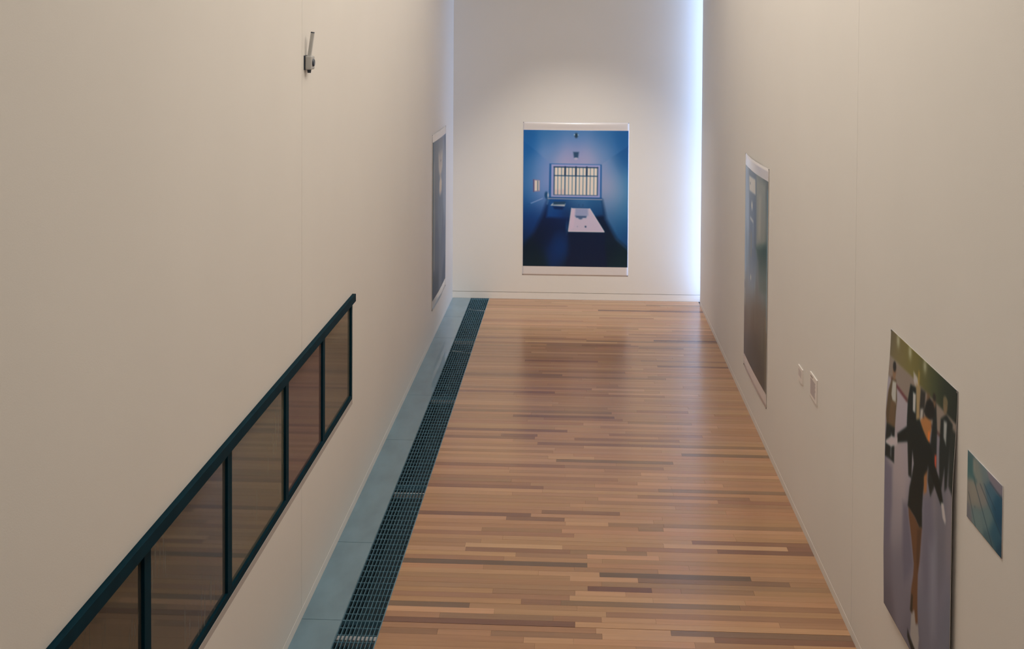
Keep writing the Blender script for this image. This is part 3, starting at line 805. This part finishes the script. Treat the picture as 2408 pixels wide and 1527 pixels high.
child(sheet('paper', 'right', -7.243, -5.985, 0.664, 2.289, 24, 40, d_skater, MAT['paper'], 0.0, 0.0012), t)
child(sheet('printed_image', 'right', -7.241, -5.987, 0.666, 2.287, sk.nx, sk.ny, d_skater, MAT['print_matt'], 0.0009, 0.0004, sk.linear((1.5, 1.72, 1.72))), t)
for s, z in ((-7.235, 2.281), (-5.993, 2.281)): pin(t, 'right', s, z, d_skater(s, z))

# ---- right wall, nearest: small blue-green picture
def teal_pic():
    c = Canvas(120, 90, 0.317 / 0.47)
    c.a[:] = c.ramp([(0, 0, (72, 112, 128)), (.05, .25, (66, 118, 130)), (.05, .6, (118, 136, 140)), (.2, .5, (122, 142, 144)), (.3, .2, (112, 140, 146)), (.4, .45, (116, 136, 144)), (.5, .1, (96, 132, 148)), (.7, .25, (58, 108, 140)),
                     (.9, .35, (20, 84, 122)), (1, .5, (12, 76, 116)), (.6, .7, (88, 130, 146)), (.3, .9, (92, 132, 146)), (.8, .8, (34, 92, 124)), (1, .95, (10, 70, 104)), (0, .95, (100, 120, 138)), (.7, 1, (58, 102, 122))])
    c.poly([(.54, -.02), (1.05, -.03), (1.02, .165), (.85, .17), (.66, .12)], (118, 128, 152), .05, .85)
    c.line((.66, .13), (1.0, .18), .012, (40, 66, 92), .02, .8)
    c.poly([(0, .08), (.16, .05), (.17, .27), (.29, .32), (.26, .38), (.05, .32)], (52, 106, 122), .06, .7)
    c.poly([(.17, .06), (.23, .05), (.24, .2), (.18, .22)], (128, 152, 154), .05, .6)
    for a, b, w in (((.045, .61), (.27, 1.0), .010), ((.234, .375), (.755, .99), .012), ((.387, .303), (.99, .70), .010), ((.50, .24), (.83, .435), .008), ((.2, .3), (.234, .375), .008)):
        c.line(a, b, w, (22, 56, 78), .012, .85)
    c.ell((.24, .72), .012, .012, (70, 96, 108), .01)
    return c
t = thing('photo_print', 'small borderless teal photograph of converging lines on the right wall', 'photo print', (XR, 5.585, 1.743))
tp = teal_pic()
d_teal = lambda s, z: 0.004
child(sheet('backing', 'right', -5.820, -5.350, 1.743, 2.060, 4, 4, d_teal, MAT['paper'], 0.0, 0.0035), t)
child(sheet('printed_image', 'right', -5.8195, -5.3505, 1.7435, 2.0595, tp.nx, tp.ny, d_teal, MAT['print_matt'], 0.0008, 0.0004, tp.linear((1.75, 1.3, 1.15))), t)

# ---- two caption cards with lines of small print
def caption(label, y0, y1, z0, z1, title, rows_):
    t = thing('caption_card', label, 'caption card', (XR, (y0 + y1) / 2, z0))
    child(boxes('card', [(XR - 0.008, XR, y0, y1, z0, z1)], MAT['card']), t)
    c = Canvas(70, 70, (z1 - z0) / (y1 - y0))
    c.a[:] = (226, 221, 216)
    rg = np.random.default_rng(int(y0 * 100))
    if title: c.poly([(.10, .10), (.42, .10), (.42, .145), (.10, .145)], (120, 110, 112), .02)
    for k in range(rows_[0]):
        v = rows_[1] + (rows_[2] - rows_[1]) * k / max(1, rows_[0] - 1)
        c.line((.10, v), (.10 + .72 * rg.uniform(.85, 1), v), .022, (160, 149, 154), .012)
    V, Fc = [], []
    child(sheet('printed_text', 'right', -y1 + 0.001, -y0 - 0.001, z0 + 0.001, z1 - 0.001, c.nx, c.ny, lambda s, z: 0.0086, MAT['print_matt'], 0.0, 0.0004, c.linear()), t)
caption('smaller of the two white caption cards on the right wall', 9.975, 10.170, 1.165, 1.290, False, (5, .25, .62))
caption('larger of the two white caption cards on the right wall', 9.385, 9.660, 1.180, 1.372, True, (12, .24, .84))
